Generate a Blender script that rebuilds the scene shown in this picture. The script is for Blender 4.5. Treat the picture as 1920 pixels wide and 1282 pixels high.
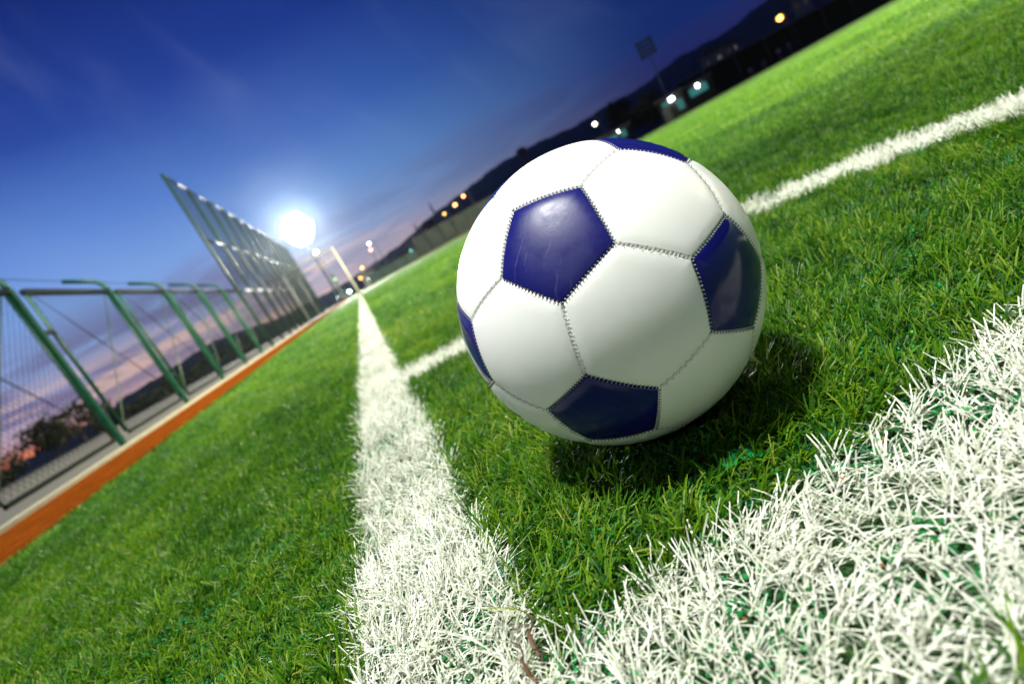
import bpy, bmesh, math, random
import numpy as np
from mathutils import Vector, Matrix

# ------------------------------------------------------------------ clear
for o in list(bpy.data.objects):
    bpy.data.objects.remove(o, do_unlink=True)
S = bpy.context.scene
COL = S.collection
R = math.radians
random.seed(7)
RNG = np.random.default_rng(11)

# ------------------------------------------------------------------ camera
FPX, YAW, PITCH, ROLL = 1044.4, 0.18929, 0.21016, 0.50012
EYE = np.array([0.01357, -0.24169, 0.19152])
fw = np.array([math.sin(YAW) * math.cos(PITCH), math.cos(YAW) * math.cos(PITCH), -math.sin(PITCH)])
rt = np.array([math.cos(YAW), -math.sin(YAW), 0.0])
dn = np.cross(fw, rt)
_c, _s = math.cos(ROLL), math.sin(ROLL)
CR, CD = _c * rt + _s * dn, -_s * rt + _c * dn
cam = bpy.data.cameras.new('camera')
cam_ob = bpy.data.objects.new('camera', cam)
COL.objects.link(cam_ob)
cam_ob.matrix_world = Matrix(((CR[0], -CD[0], -fw[0], EYE[0]), (CR[1], -CD[1], -fw[1], EYE[1]),
                              (CR[2], -CD[2], -fw[2], EYE[2]), (0, 0, 0, 1)))
cam.sensor_width = 36.0
cam.lens = 36.0 * FPX / 1920.0
cam.clip_start, cam.clip_end = 0.01, 5000
cam.dof.use_dof = True
cam.dof.focus_distance = 0.37
cam.dof.aperture_fstop = 6.0
S.camera = cam_ob

# ------------------------------------------------------------------ view
S.view_settings.view_transform = 'Standard'
S.view_settings.look = 'None'
S.view_settings.exposure = 0.0
S.view_settings.gamma = 1.0
S.render.engine = 'CYCLES'
S.cycles.use_denoising = True
S.cycles.max_bounces = 6
S.cycles.diffuse_bounces = 3
S.cycles.glossy_bounces = 3
S.cycles.transparent_max_bounces = 8
S.cycles.sample_clamp_indirect = 4.0
S.cycles.caustics_reflective = False
S.cycles.caustics_refractive = False


# ------------------------------------------------------------------ node helpers
class NT:
    def __init__(self, tree):
        self.t = tree
    def n(self, kind, **kw):
        nd = self.t.nodes.new(kind)
        for k, v in kw.items():
            setattr(nd, k, v)
        return nd
    def put(self, sock, v):
        if isinstance(v, bpy.types.NodeSocket):
            self.t.links.new(v, sock)
        elif v is not None:
            sock.default_value = v
    def math(self, op, a, b=None, c=None, clamp=False):
        m = self.n('ShaderNodeMath', operation=op, use_clamp=clamp)
        self.put(m.inputs[0], a)
        if b is not None: self.put(m.inputs[1], b)
        if c is not None: self.put(m.inputs[2], c)
        return m.outputs[0]
    def step(self, v, a, b, lo=0.0, hi=1.0):
        m = self.n('ShaderNodeMapRange', interpolation_type='SMOOTHSTEP')
        self.put(m.inputs[0], v)
        for i, q in enumerate((a, b, lo, hi)):
            self.put(m.inputs[1 + i], q)
        return m.outputs[0]
    def ramp(self, v, stops, interp='LINEAR'):
        r = self.n('ShaderNodeValToRGB')
        cr = r.color_ramp
        cr.interpolation = interp
        while len(cr.elements) < len(stops):
            cr.elements.new(0.5)
        for e, (p, c) in zip(cr.elements, stops):
            e.position = p
            e.color = (*c, 1)
        self.put(r.inputs[0], v)
        return r.outputs[0]
    def mix(self, f, a, b, blend='MIX'):
        m = self.n('ShaderNodeMix', data_type='RGBA', blend_type=blend)
        self.put(m.inputs[0], f)
        self.put(m.inputs[6], a if isinstance(a, bpy.types.NodeSocket) else (*a, 1))
        self.put(m.inputs[7], b if isinstance(b, bpy.types.NodeSocket) else (*b, 1))
        return m.outputs[2]
    def noise(self, vec, scale, detail=3, rough=0.55, dist=0.0):
        m = self.n('ShaderNodeTexNoise')
        if vec is not None: self.put(m.inputs['Vector'], vec)
        m.inputs['Scale'].default_value = scale
        m.inputs['Detail'].default_value = detail
        m.inputs['Roughness'].default_value = rough
        m.inputs['Distortion'].default_value = dist
        return m.outputs['Fac']
    def bump(self, h, strength, dist=0.01):
        b = self.n('ShaderNodeBump')
        b.inputs['Strength'].default_value = strength
        b.inputs['Distance'].default_value = dist
        self.put(b.inputs['Height'], h)
        return b.outputs[0]


def srgb(r, g, b):
    f = lambda c: (c / 12.92 if c <= 0.04045 else ((c + 0.055) / 1.055) ** 2.4)
    return tuple(f(x / 255.0) for x in (r, g, b))


# ------------------------------------------------------------------ world: dusk sky
W = bpy.data.worlds.new('World')
S.world = W
W.use_nodes = True
W.node_tree.nodes.clear()
w = NT(W.node_tree)
tc = w.n('ShaderNodeTexCoord')
sx = w.n('ShaderNodeSeparateXYZ')
w.put(sx.inputs[0], tc.outputs['Generated'])
X_, Y_, Z_ = sx.outputs
el = w.math('MULTIPLY', w.math('ARCSINE', Z_), 180 / math.pi)
az = w.math('MULTIPLY', w.math('ARCTAN2', X_, Y_), 180 / math.pi)
e01 = w.math('DIVIDE', el, 60.0, clamp=True)
west = w.ramp(e01, [(0.0, srgb(214, 160, 140)), (0.035, srgb(206, 172, 184)), (0.09, srgb(150, 170, 218)), (0.17, srgb(132, 170, 234)),
                    (0.25, srgb(98, 140, 216)), (0.36, srgb(44, 76, 164)), (0.50, srgb(20, 40, 116)), (1.0, srgb(12, 24, 78))])
mid = w.ramp(e01, [(0.0, srgb(222, 190, 180)), (0.045, srgb(178, 168, 188)), (0.085, srgb(132, 158, 204)), (0.16, srgb(96, 142, 208)),
                   (0.25, srgb(60, 102, 186)), (0.38, srgb(28, 58, 144)), (0.55, srgb(14, 32, 104)), (1.0, srgb(10, 20, 70))])
east = w.ramp(e01, [(0.0, srgb(40, 40, 90)), (0.06, srgb(34, 36, 90)), (0.11, srgb(18, 42, 106)), (0.18, srgb(9, 36, 102)),
                    (0.30, srgb(7, 28, 92)), (0.5, srgb(6, 20, 74)), (1.0, srgb(8, 16, 60))])
sky = w.mix(w.step(az, -24.0, 4.0), west, mid)
sky = w.mix(w.step(az, -2.0, 38.0), sky, east)
back = w.step(w.math('ABSOLUTE', az), 60.0, 120.0)
sky = w.mix(back, sky, srgb(10, 22, 72))
# low cloud bank and streaks, stretched along the horizon
cv = w.n('ShaderNodeCombineXYZ')
w.put(cv.inputs[0], w.math('MULTIPLY', az, 0.085))
w.put(cv.inputs[1], w.math('MULTIPLY', el, 0.42))
cn = w.noise(cv.outputs[0], 1.0, 5, 0.55, 0.6)
cv2 = w.n('ShaderNodeCombineXYZ')
w.put(cv2.inputs[0], w.math('MULTIPLY', az, 0.13))
w.put(cv2.inputs[1], w.math('MULTIPLY', el, 1.15))
w.put(cv2.inputs[2], 4.7)
cn2 = w.noise(cv2.outputs[0], 1.0, 4, 0.5, 0.8)
bank = w.math('MULTIPLY', w.step(cn, 0.40, 0.58), w.math('MULTIPLY', w.step(el, 1.0, 3.5), w.step(el, 10.5, 6.0)))
leftish = w.step(az, 8.0, -10.0)
bank = w.math('MULTIPLY', bank, w.math('ADD', w.math('MULTIPLY', leftish, 0.62), 0.22))
bankcol = w.mix(w.step(az, -10.0, 25.0), srgb(112, 106, 150), srgb(44, 44, 100))
sky = w.mix(bank, sky, bankcol)
glow = w.math('MULTIPLY', w.step(cn2, 0.47, 0.63), w.math('MULTIPLY', w.step(el, 0.0, 1.5), w.step(el, 6.5, 3.2)))
glow = w.math('MULTIPLY', glow, w.math('MULTIPLY', w.step(az, 14.0, -12.0), 0.95))
sky = w.mix(glow, sky, srgb(250, 208, 194))
ci = w.n('ShaderNodeCombineXYZ')
w.put(ci.inputs[0], w.math('MULTIPLY', w.math('ADD', az, w.math('MULTIPLY', el, 0.6)), 0.10))
w.put(ci.inputs[1], w.math('MULTIPLY', w.math('SUBTRACT', el, w.math('MULTIPLY', az, 0.5)), 0.035))
cir = w.math('MULTIPLY', w.step(w.noise(ci.outputs[0], 1.0, 4, 0.55, 0.4), 0.45, 0.75), w.step(el, 7.0, 14.0))
sky = w.mix(w.math('MULTIPLY', cir, 0.13), sky, srgb(150, 165, 215))
fire = w.math('MULTIPLY', w.step(el, 2.4, 0.6), w.step(az, -22.0, -29.5))
sky = w.mix(w.math('MULTIPLY', fire, w.step(az, -75.0, -45.0)), sky, srgb(255, 128, 40))
bg = w.n('ShaderNodeBackground')
w.put(bg.inputs['Color'], sky)
bg.inputs['Strength'].default_value = 1.0
wo = w.n('ShaderNodeOutputWorld')
w.put(wo.inputs['Surface'], bg.outputs[0])
W.cycles.sampling_method = 'MANUAL'
W.cycles.sample_map_resolution = 512

# ------------------------------------------------------------------ floodlights of the pitch, plus added fill lamps
BALL = np.array([0.1662, 0.1431, 0.1022]); BR = 0.11


def flood(name, loc, aim, watts, cone, radius, col=(1.0, 0.985, 0.86), blend=0.5):
    l = bpy.data.lights.new(name, 'SPOT')
    l.energy, l.color = watts, col
    l.spot_size, l.spot_blend = R(cone), blend
    l.shadow_soft_size = radius
    o = bpy.data.objects.new(name, l)
    COL.objects.link(o)
    o.location = loc
    o.rotation_euler = (Vector(aim) - Vector(loc)).to_track_quat('-Z', 'Y').to_euler()
    return o


flood('corner_floodlight', (-1.5, -0.4, 13.5), (2.0, 4.0, 0), 17500, 120, 0.9, (1.0, 1.0, 0.93))
flood('front_fill_light', (-10.0, -15.0, 13.0), (2.0, 6.0, 0), 1300, 80, 0.9, (1.0, 1.0, 0.93))  # weak front fill added to brighten the ball, not a real mast
flood('mast_floodlight', (-2.04, 57.2, 7.95), (7, 12, 0), 95000, 140, 0.9, (1.0, 0.99, 0.92))
flood('midfield_fill_light', (17.0, -4.0, 13.0), (8.5, 10, 0), 80000, 69, 0.8, (1.0, 0.94, 0.66), 0.5)  # added lamp that lifts the mid-distance grass
flood('touchline_floodlight', (40.0, -5.0, 16.0), (20, 20, 0), 260000, 76, 0.8, (1.0, 0.90, 0.56), 0.6)
flood('far_floodlight', (74.0, 12.0, 17.0), (30, 32, 0), 330000, 70, 0.8, (1.0, 0.90, 0.56), 0.7)

# ------------------------------------------------------------------ scene helpers
def tag(o, label=None, cat=None, group=None, kind=None):
    if label: o['label'] = label
    if cat: o['category'] = cat
    if group: o['group'] = group
    if kind: o['kind'] = kind
    return o


def root(name, loc, label, cat, group=None, rz=0.0):
    o = bpy.data.objects.new(name, None)
    COL.objects.link(o)
    o.location = loc
    o.rotation_euler = (0, 0, rz)
    o.empty_display_size = 0.2
    return tag(o, label, cat, group)


def link(name, me, parent=None, mats=()):
    o = bpy.data.objects.new(name, me)
    COL.objects.link(o)
    for m in mats:
        me.materials.append(m)
    if parent is not None:
        o.parent = parent
    return o


def np_mesh(name, co, faces, mat_idx=None, smooth=False):
    """co (N,3) ; faces (M,k) with constant k"""
    me = bpy.data.meshes.new(name)
    co = np.ascontiguousarray(co, dtype=np.float32)
    faces = np.ascontiguousarray(faces, dtype=np.int32)
    m, k = faces.shape
    me.vertices.add(len(co))
    me.vertices.foreach_set('co', co.ravel())
    me.loops.add(m * k)
    me.loops.foreach_set('vertex_index', faces.ravel())
    me.polygons.add(m)
    me.polygons.foreach_set('loop_start', np.arange(0, m * k, k, dtype=np.int32))
    if mat_idx is not None:
        me.polygons.foreach_set('material_index', np.asarray(mat_idx, dtype=np.int32))
    me.polygons.foreach_set('use_smooth', np.full(m, smooth, dtype=bool))
    me.update(calc_edges=True)
    return me


def add_attr(me, name, vals):
    a = me.attributes.new(name, 'FLOAT', 'POINT')
    a.data.foreach_set('value', np.ascontiguousarray(vals, dtype=np.float32))


class MB:
    """collects shapes into one mesh"""
    def __init__(self):
        self.bm = bmesh.new()
        self.mi = 0
    def _fin(self, verts):
        for f in {f for v in verts for f in v.link_faces}:
            f.material_index = self.mi
    def box(self, c, s, rot=None, bevel=0.0):
        r = bmesh.ops.create_cube(self.bm, size=1.0)
        vs = r['verts']
        for v in vs:
            v.co = Vector((v.co.x * s[0], v.co.y * s[1], v.co.z * s[2]))
        if bevel > 0:
            es = list({e for v in vs for e in v.link_edges})
            rr = bmesh.ops.bevel(self.bm, geom=es, offset=bevel, segments=2, affect='EDGES', profile=0.5)
            vs = list({v for f in rr['faces'] for v in f.verts} | {v for v in vs if v.is_valid})
        for v in vs:
            if rot is not None: v.co = rot @ v.co
            v.co += Vector(c)
        self._fin(vs)
        return self
    def tube(self, pts, rad, n=10, cap=True):
        pts = [Vector(p) for p in pts]
        rads = rad if isinstance(rad, (list, tuple)) else [rad] * len(pts)
        rings = []
        prev = None
        for i, p in enumerate(pts):
            t = (pts[min(i + 1, len(pts) - 1)] - pts[max(i - 1, 0)]).normalized()
            if prev is None:
                a = Vector((0, 0, 1)) if abs(t.z) < 0.9 else Vector((1, 0, 0))
                u = t.cross(a).normalized()
            else:
                u = (prev - t * prev.dot(t)).normalized()
            prev = u
            v = t.cross(u)
            rings.append([self.bm.verts.new(p + (u * math.cos(2 * math.pi * k / n) + v * math.sin(2 * math.pi * k / n)) * rads[i]) for k in range(n)])
        vs = [q for r_ in rings for q in r_]
        for a, b in zip(rings, rings[1:]):
            for k in range(n):
                f = self.bm.faces.new((a[k], a[(k + 1) % n], b[(k + 1) % n], b[k]))
                f.smooth = n > 5
        if cap:
            self.bm.faces.new(rings[0][::-1])
            self.bm.faces.new(rings[-1])
        self._fin(vs)
        return self
    def ball(self, c, r, seg=16, sc=(1, 1, 1)):
        q = bmesh.ops.create_uvsphere(self.bm, u_segments=seg, v_segments=max(6, seg // 2), radius=r)
        for v in q['verts']:
            v.co = Vector((v.co.x * sc[0], v.co.y * sc[1], v.co.z * sc[2])) + Vector(c)
            for f in v.link_faces: f.smooth = True
        self._fin(q['verts'])
        return self
    def poly(self, pts):
        vs = [self.bm.verts.new(p) for p in pts]
        self.bm.faces.new(vs)
        self._fin(vs)
        return self
    def prism(self, prof, y0, y1, axis='y'):
        """closed profile of (a,z) extruded along an axis"""
        mk = (lambda a, z, t: (a, t, z)) if axis == 'y' else (lambda a, z, t: (t, a, z))
        A = [self.bm.verts.new(mk(a, z, y0)) for a, z in prof]
        B = [self.bm.verts.new(mk(a, z, y1)) for a, z in prof]
        n = len(prof)
        for k in range(n):
            self.bm.faces.new((A[k], A[(k + 1) % n], B[(k + 1) % n], B[k]))
        self.bm.faces.new(A[::-1]); self.bm.faces.new(B)
        self._fin(A + B)
        return self
    def build(self, name, mats, parent=None):
        bmesh.ops.recalc_face_normals(self.bm, faces=self.bm.faces[:])
        me = bpy.data.meshes.new(name)
        self.bm.to_mesh(me)
        self.bm.free()
        return link(name, me, parent, mats if isinstance(mats, (list, tuple)) else (mats,))


def spot_at(azd, eld, D):
    """point on a bearing from the camera: azimuth, elevation (degrees), horizontal distance"""
    a = R(azd)
    return np.array([EYE[0] + D * math.sin(a), EYE[1] + D * math.cos(a), EYE[2] + D * math.tan(R(eld))])


# ------------------------------------------------------------------ materials
def mat(name):
    m = bpy.data.materials.new(name)
    m.use_nodes = True
    m.node_tree.nodes.clear()
    t = NT(m.node_tree)
    o = t.n('ShaderNodeOutputMaterial')
    p = t.n('ShaderNodeBsdfPrincipled')
    t.put(o.inputs['Surface'], p.outputs[0])
    return m, t, p, o


def simple(name, col, rough=0.6, var=0.25, scale=8.0, metal=0.0, spec=0.5, bump=0.0, detail=4):
    m, t, p, o = mat(name)
    tcn = t.n('ShaderNodeTexCoord')
    n = t.noise(tcn.outputs['Object'], scale, detail)
    lo = tuple(c * (1 - var) for c in col); hi = tuple(min(1, c * (1 + var)) for c in col)
    t.put(p.inputs['Base Color'], t.ramp(n, [(0.3, lo), (0.7, hi)]))
    t.put(p.inputs['Roughness'], t.step(n, 0.2, 0.8, rough * 0.8, min(1, rough * 1.15)))
    p.inputs['Metallic'].default_value = metal
    p.inputs['Specular IOR Level'].default_value = spec
    if bump:
        t.put(p.inputs['Normal'], t.bump(n, bump, 0.01))
    return m


def lit(name, col, strength, base=0.1):
    m, t, p, o = mat(name)
    p.inputs['Base Color'].default_value = (base, base, base, 1)
    p.inputs['Emission Color'].default_value = (*col, 1)
    p.inputs['Emission Strength'].default_value = strength
    return m


def blade_mat(name, stops, rough, transl, spec=0.45):
    m, t, p, o = mat(name)
    a = t.n('ShaderNodeAttribute', attribute_name='tint')
    c = t.ramp(a.outputs['Fac'], stops)
    t.put(p.inputs['Base Color'], c)
    p.inputs['Roughness'].default_value = rough
    p.inputs['Specular IOR Level'].default_value = spec
    tr = t.n('ShaderNodeBsdfTranslucent')
    t.put(tr.inputs['Color'], c)
    mx = t.n('ShaderNodeMixShader')
    mx.inputs[0].default_value = transl
    t.put(mx.inputs[1], p.outputs[0]); t.put(mx.inputs[2], tr.outputs[0])
    t.put(o.inputs['Surface'], mx.outputs[0])
    return m


M_grass = blade_mat('turf_green', [(0.0, (0.007, 0.048, 0.004)), (0.33, (0.025, 0.125, 0.004)), (0.60, (0.100, 0.245, 0.006)), (0.86, (0.205, 0.335, 0.014)), (1.0, (0.29, 0.35, 0.05))], 0.45, 0.48, 0.22)
M_white = blade_mat('turf_white', [(0.0, (0.52, 0.55, 0.42)), (0.5, (0.72, 0.745, 0.63)), (1.0, (0.83, 0.84, 0.76))], 0.45, 0.22)
M_gran = blade_mat('infill', [(0.0, (0.003, 0.06, 0.012)), (0.6, (0.004, 0.17, 0.034)), (0.985, (0.008, 0.31, 0.07)), (0.99, (0.45, 0.06, 0.01)), (1.0, (0.45, 0.06, 0.01))], 0.6, 0.0)
M_green_steel = simple('green_steel', (0.003, 0.042, 0.024), 0.45, 0.25, 14, spec=0.35)
M_dark_steel = simple('dark_steel', (0.009, 0.014, 0.014), 0.5, 0.3, 12, spec=0.3)
M_wire = simple('wire', (0.009, 0.013, 0.012), 0.85, 0.2, 30, spec=0.05)
M_pale_wire = simple('pale_wire', (0.07, 0.12, 0.09), 0.4, 0.2, 30)
M_conc = simple('kerb_concrete', (0.25, 0.24, 0.18), 0.85, 0.18, 9, bump=0.25)
M_white_paint = simple('white_paint', (0.34, 0.34, 0.30), 0.4, 0.08, 6)
M_grey = simple('grey_metal', (0.12, 0.13, 0.14), 0.5, 0.2, 4)
M_darkwall = simple('dark_wall', (0.014, 0.013, 0.014), 0.8, 0.4, 1.2)
M_roof = simple('roof_sheet', (0.06, 0.058, 0.055), 0.7, 0.3, 1.0)
M_teal = simple('teal_screen', (0.008, 0.04, 0.042), 0.7, 0.3, 1.3)
M_dscreen = simple('dark_screen', (0.006, 0.018, 0.024), 0.75, 0.35, 1.1)
M_house = simple('pale_render', (0.22, 0.23, 0.22), 0.8, 0.25, 0.7)
M_pink = simple('pink_render', (0.16, 0.10, 0.12), 0.8, 0.25, 0.7)
M_bark = simple('bark', (0.045, 0.032, 0.022), 0.9, 0.4, 6, bump=0.4)
M_rubber = simple('tyre_rubber', (0.015, 0.015, 0.015), 0.8, 0.2, 10)
M_glass = simple('dark_glass', (0.01, 0.012, 0.015), 0.08, 0.1, 2)
M_car = simple('blue_car_paint', (0.02, 0.10, 0.20), 0.25, 0.1, 3)
E_flood = lit('floodlight_glow', (1.0, 0.98, 0.94), 140)
E_white = lit('white_lamp_glow', (0.92, 1.0, 0.97), 14)
E_warmw = lit('warm_white_lamp_glow', (1.0, 0.98, 0.78), 14)
E_orange = lit('sodium_lamp_glow', (1.0, 0.46, 0.08), 10)
E_amber = lit('amber_lamp_glow', (1.0, 0.60, 0.15), 6.5)
E_redor = lit('red_orange_lamp_glow', (1.0, 0.38, 0.13), 13)
E_red = lit('red_signal_glow', (1.0, 0.34, 0.27), 10)
E_green = lit('green_signal_glow', (0.35, 1.0, 0.45), 2.5)
E_tealwin = lit('teal_window_glow', (0.06, 0.50, 0.50), 0.32, 0.02)

# ------------------------------------------------------------------ ground
def sheet(name, x0, x1, y0, y1, z, m, nx=1, ny=1, kind='structure'):
    gx, gy = np.meshgrid(np.linspace(x0, x1, nx + 1), np.linspace(y0, y1, ny + 1))
    co = np.stack([gx.ravel(), gy.ravel(), np.full(gx.size, z)], -1)
    i = (np.arange(ny)[:, None] * (nx + 1) + np.arange(nx)[None]).ravel()
    f = np.stack([i, i + 1, i + nx + 2, i + nx + 1], -1)
    o = link(name, np_mesh(name, co, f), None, (m,))
    tag(o, kind=kind)
    return o


m, t, p, o_ = mat('far_ground')
tcn = t.n('ShaderNodeTexCoord')
t.put(p.inputs['Base Color'], t.ramp(t.noise(tcn.outputs['Object'], 0.05, 5), [(0.3, (0.012, 0.016, 0.012)), (0.7, (0.03, 0.032, 0.026))]))
p.inputs['Roughness'].default_value = 0.95
sheet('ground', -1600, 1600, -400, 1600, -0.09, m)

m, t, p, o_ = mat('paved_yard')
tcn = t.n('ShaderNodeTexCoord')
n1 = t.noise(tcn.outputs['Object'], 0.7, 5); n2 = t.noise(tcn.outputs['Object'], 60, 3)
t.put(p.inputs['Base Color'], t.mix(t.math('MULTIPLY', n2, 0.6), t.ramp(n1, [(0.3, (0.032, 0.030, 0.019)), (0.7, (0.060, 0.056, 0.037))]), (0.028, 0.026, 0.018)))
p.inputs['Roughness'].default_value = 0.9
t.put(p.inputs['Normal'], t.bump(n2, 0.3, 0.01))
sheet('yard', -70, -2.056, -30, 58, -0.02, m)

m, t, p, o_ = mat('turf_backing')
tcn = t.n('ShaderNodeTexCoord')
n1 = t.noise(tcn.outputs['Object'], 1.1, 6, 0.65); n2 = t.noise(tcn.outputs['Object'], 300, 2)
t.put(p.inputs['Base Color'], t.mix(n2, t.ramp(n1, [(0.3, (0.018, 0.07, 0.006)), (0.7, (0.045, 0.11, 0.008))]), (0.005, 0.05, 0.015)))
p.inputs['Roughness'].default_value = 0.8
t.put(p.inputs['Normal'], t.bump(n2, 0.8, 0.004))
sheet('turf_base', -1.25, 110, -12, 60.5, -0.0195, m)

m, t, p, o_ = mat('clay_strip')
tcn = t.n('ShaderNodeTexCoord')
n1 = t.noise(tcn.outputs['Object'], 7, 6, 0.7); n2 = t.noise(tcn.outputs['Object'], 110, 4, 0.75)
c = t.ramp(n1, [(0.28, (0.11, 0.023, 0.003)), (0.5, (0.20, 0.048, 0.005)), (0.75, (0.29, 0.080, 0.009))])
c = t.mix(t.step(n2, 0.42, 0.66), c, (0.05, 0.011, 0.002))
t.put(p.inputs['Base Color'], c)
p.inputs['Roughness'].default_value = 1.0
p.inputs['Specular IOR Level'].default_value = 0.0
t.put(p.inputs['Normal'], t.bump(n2, 1.0, 0.012))
sheet('clay_strip', -1.998, -1.252, -12, 60, -0.004, m)

# kerb in short lengths with joints, all one run of edging
k = MB()
for i in range(72):
    k.box((-2.0275, -12 + i * 1.0 + 0.5, -0.022), (0.055, 0.994, 0.09), bevel=0.006)
tag(k.build('kerb', M_conc), kind='structure')

# ------------------------------------------------------------------ artificial turf
LW = 0.104
ARC_C, ARC_R, ARC_B = np.array([-0.0669, -0.1411]), 1.100, 0.125
ZB = -0.0125


def line_of(x, y, j):
    """0 green, 1 goal line, 2 touch line, 3 corner arc"""
    k = np.zeros(len(x), np.int8)
    q = np.hypot(x - ARC_C[0], y - ARC_C[1]) + j
    k[(q > ARC_R - ARC_B) & (q < ARC_R) & (x > 0) & (y > 0)] = 3
    k[(y + j < 0) & (y + j > -0.128) & (x > -LW)] = 2
    k[(x + j < 0) & (x + j > -LW) & (y > -LW)] = 1
    return k


def field_noise(x, y, sc, seed):
    r = np.random.default_rng(seed)
    v = np.zeros_like(x)
    for i in range(7):
        a = r.uniform(0, 2 * math.pi); f = sc * r.uniform(0.5, 2.2)
        v += np.sin((x * math.cos(a) + y * math.sin(a)) * f + r.uniform(0, 6.28))
    return v / 2.6


def seeds():
    # near carpet: tufts on a jittered grid ; far: thinning with distance
    P = []
    x = RNG.uniform(-1.24, 2.3, 900000); y = RNG.uniform(-0.45, 1.45, 900000)
    P.append((x, y))
    n = 760000
    d = 1.2 * np.exp(RNG.uniform(0, 1, n) * math.log(55 / 1.2))
    a = R(-52) + RNG.uniform(0, 1, n) * R(124)
    x = EYE[0] + d * np.sin(a); y = EYE[1] + d * np.cos(a)
    keep = (x > -1.245) & (y < 60) & ~((x < 2.3) & (y < 1.45) & (y > -0.45))
    P.append((x[keep], y[keep]))
    x = np.concatenate([q[0] for q in P]); y = np.concatenate([q[1] for q in P])
    dx, dy = x - EYE[0], y - EYE[1]
    dist = np.hypot(dx, dy)
    ang = np.degrees(np.arctan2(dx, dy))
    keep = ((ang > -62) & (ang < 84)) | (dist < 0.2)
    u_ = (dx * CR[0] + dy * CR[1] - EYE[2] * CR[2]) / np.maximum(dx * fw[0] + dy * fw[1] - EYE[2] * fw[2], 0.02)
    v_ = (dx * CD[0] + dy * CD[1] - EYE[2] * CD[2]) / np.maximum(dx * fw[0] + dy * fw[1] - EYE[2] * fw[2], 0.02)
    keep &= (np.abs(u_) < 1.6) & (v_ < 1.5)
    # gather into tufts close to the eye
    x, y, dist = x[keep], y[keep], dist[keep]
    near = dist < 1.6
    g = 0.010
    cx = (np.floor(x / g) + 0.5) * g; cy = (np.floor(y / g) + 0.5) * g
    h = lambda a_, b_, s_: (np.sin(a_ * 12.9898 * 91 + b_ * 78.233 * 57 + s_) * 43758.5453) % 1.0
    ox = (h(cx, cy, 1.3) - 0.5) * g; oy = (h(cx, cy, 4.1) - 0.5) * g
    x = np.where(near, cx + ox + (x - cx) * 0.55, x)
    y = np.where(near, cy + oy + (y - cy) * 0.55, y)
    return x, y, dist


def make_blades(x, y, dist, kind, seed):
    r = np.random.default_rng(seed)
    n = len(x)
    white = kind > 0
    L = r.uniform(0.011, 0.025, n) * (1 + 0.12 * field_noise(x, y, 9, 5) + 0.20 * field_noise(x, y, 70, 6)).clip(0.45, 1.7)
    L = np.where(white, L * 1.02, L)
    wd = np.where(white, r.uniform(0.00065, 0.0012, n), r.uniform(0.0008, 0.0015, n))
    wd = wd * np.clip(dist / 1.1, 1, 8) ** 0.8
    L = L * np.clip(dist / 6, 1, 1.35)
    phi = r.uniform(0, 2 * math.pi, n)
    lay = field_noise(x, y, 14, 9) * 1.3 + 0.6
    sel = r.uniform(0, 1, n) < 0.45
    phi = np.where(sel, lay + r.normal(0, 0.8, n), phi)
    th0 = np.abs(r.normal(0, 0.38, n)) + np.where(white, 0.36, 0.16)
    th1 = th0 + np.where(white, np.abs(r.normal(0.32, 0.34, n)) + 0.08, np.abs(r.normal(0.5, 0.5, n)) + 0.08)
    matted = r.uniform(0, 1, n) < np.where(white, 0.34, 0.32)
    th0 = np.where(matted, th0 + 0.5, th0); th1 = np.where(matted, th1 + 0.45, th1)
    th1 = np.minimum(th1, 1.75); th0 = np.minimum(th0, 1.2)
    # under the ball the pile is pressed down
    rb = np.hypot(x - BALL[0], y - BALL[1])
    press = rb < 0.085
    lim = BALL[2] - np.sqrt(np.maximum(BR ** 2 - np.minimum(rb + 0.012, BR) ** 2, 0)) - 0.002
    segs = 3
    tw = r.uniform(-0.5, 0.5, n)
    pts = [np.stack([x, y, np.full(n, ZB)], -1)]
    cur = pts[0].copy()
    for s in range(segs):
        th = th0 + (th1 - th0) * (s / (segs - 1.0))
        st = np.stack([np.cos(phi) * np.sin(th), np.sin(phi) * np.sin(th), np.cos(th)], -1) * (L / segs)[:, None]
        cur = cur + st
        cur[:, 2] = np.maximum(cur[:, 2], ZB + 0.0015)
        cc = cur.copy()
        cc[press, 2] = np.minimum(cc[press, 2], np.maximum(lim[press] * (s + 1) / segs, ZB + 0.002))
        pts.append(cc)
    side = np.stack([-np.sin(phi + tw), np.cos(phi + tw), np.zeros(n)], -1)
    side2 = np.stack([-np.sin(phi + tw * 2.2), np.cos(phi + tw * 2.2), r.uniform(-0.5, 0.5, n)], -1)
    co = np.zeros((n, 8, 3))
    prof = [0.95, 1.0, 0.92, 0.62]
    for i in range(4):
        sv = side + (side2 - side) * (i / 3.0)
        co[:, 2 * i] = pts[i] - sv * (wd * prof[i] / 2)[:, None]
        co[:, 2 * i + 1] = pts[i] + sv * (wd * prof[i] / 2)[:, None]
    base = (np.arange(n) * 8)[:, None]
    f = np.concatenate([base + np.array([2 * i, 2 * i + 1, 2 * i + 3, 2 * i + 2]) for i in range(3)], 0)
    tint = np.clip(r.beta(2.0, 2.6, n) + 0.10 * field_noise(x, y, 5, 31) + 0.05 * field_noise(x, y, 1.3, 33) + 0.10 * field_noise(x, y, 55, 35), 0, 1)
    tint = np.where(r.uniform(0, 1, n) < 0.008, 1.0, tint)
    return co.reshape(-1, 3), f, np.repeat(tint, 8)


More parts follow.
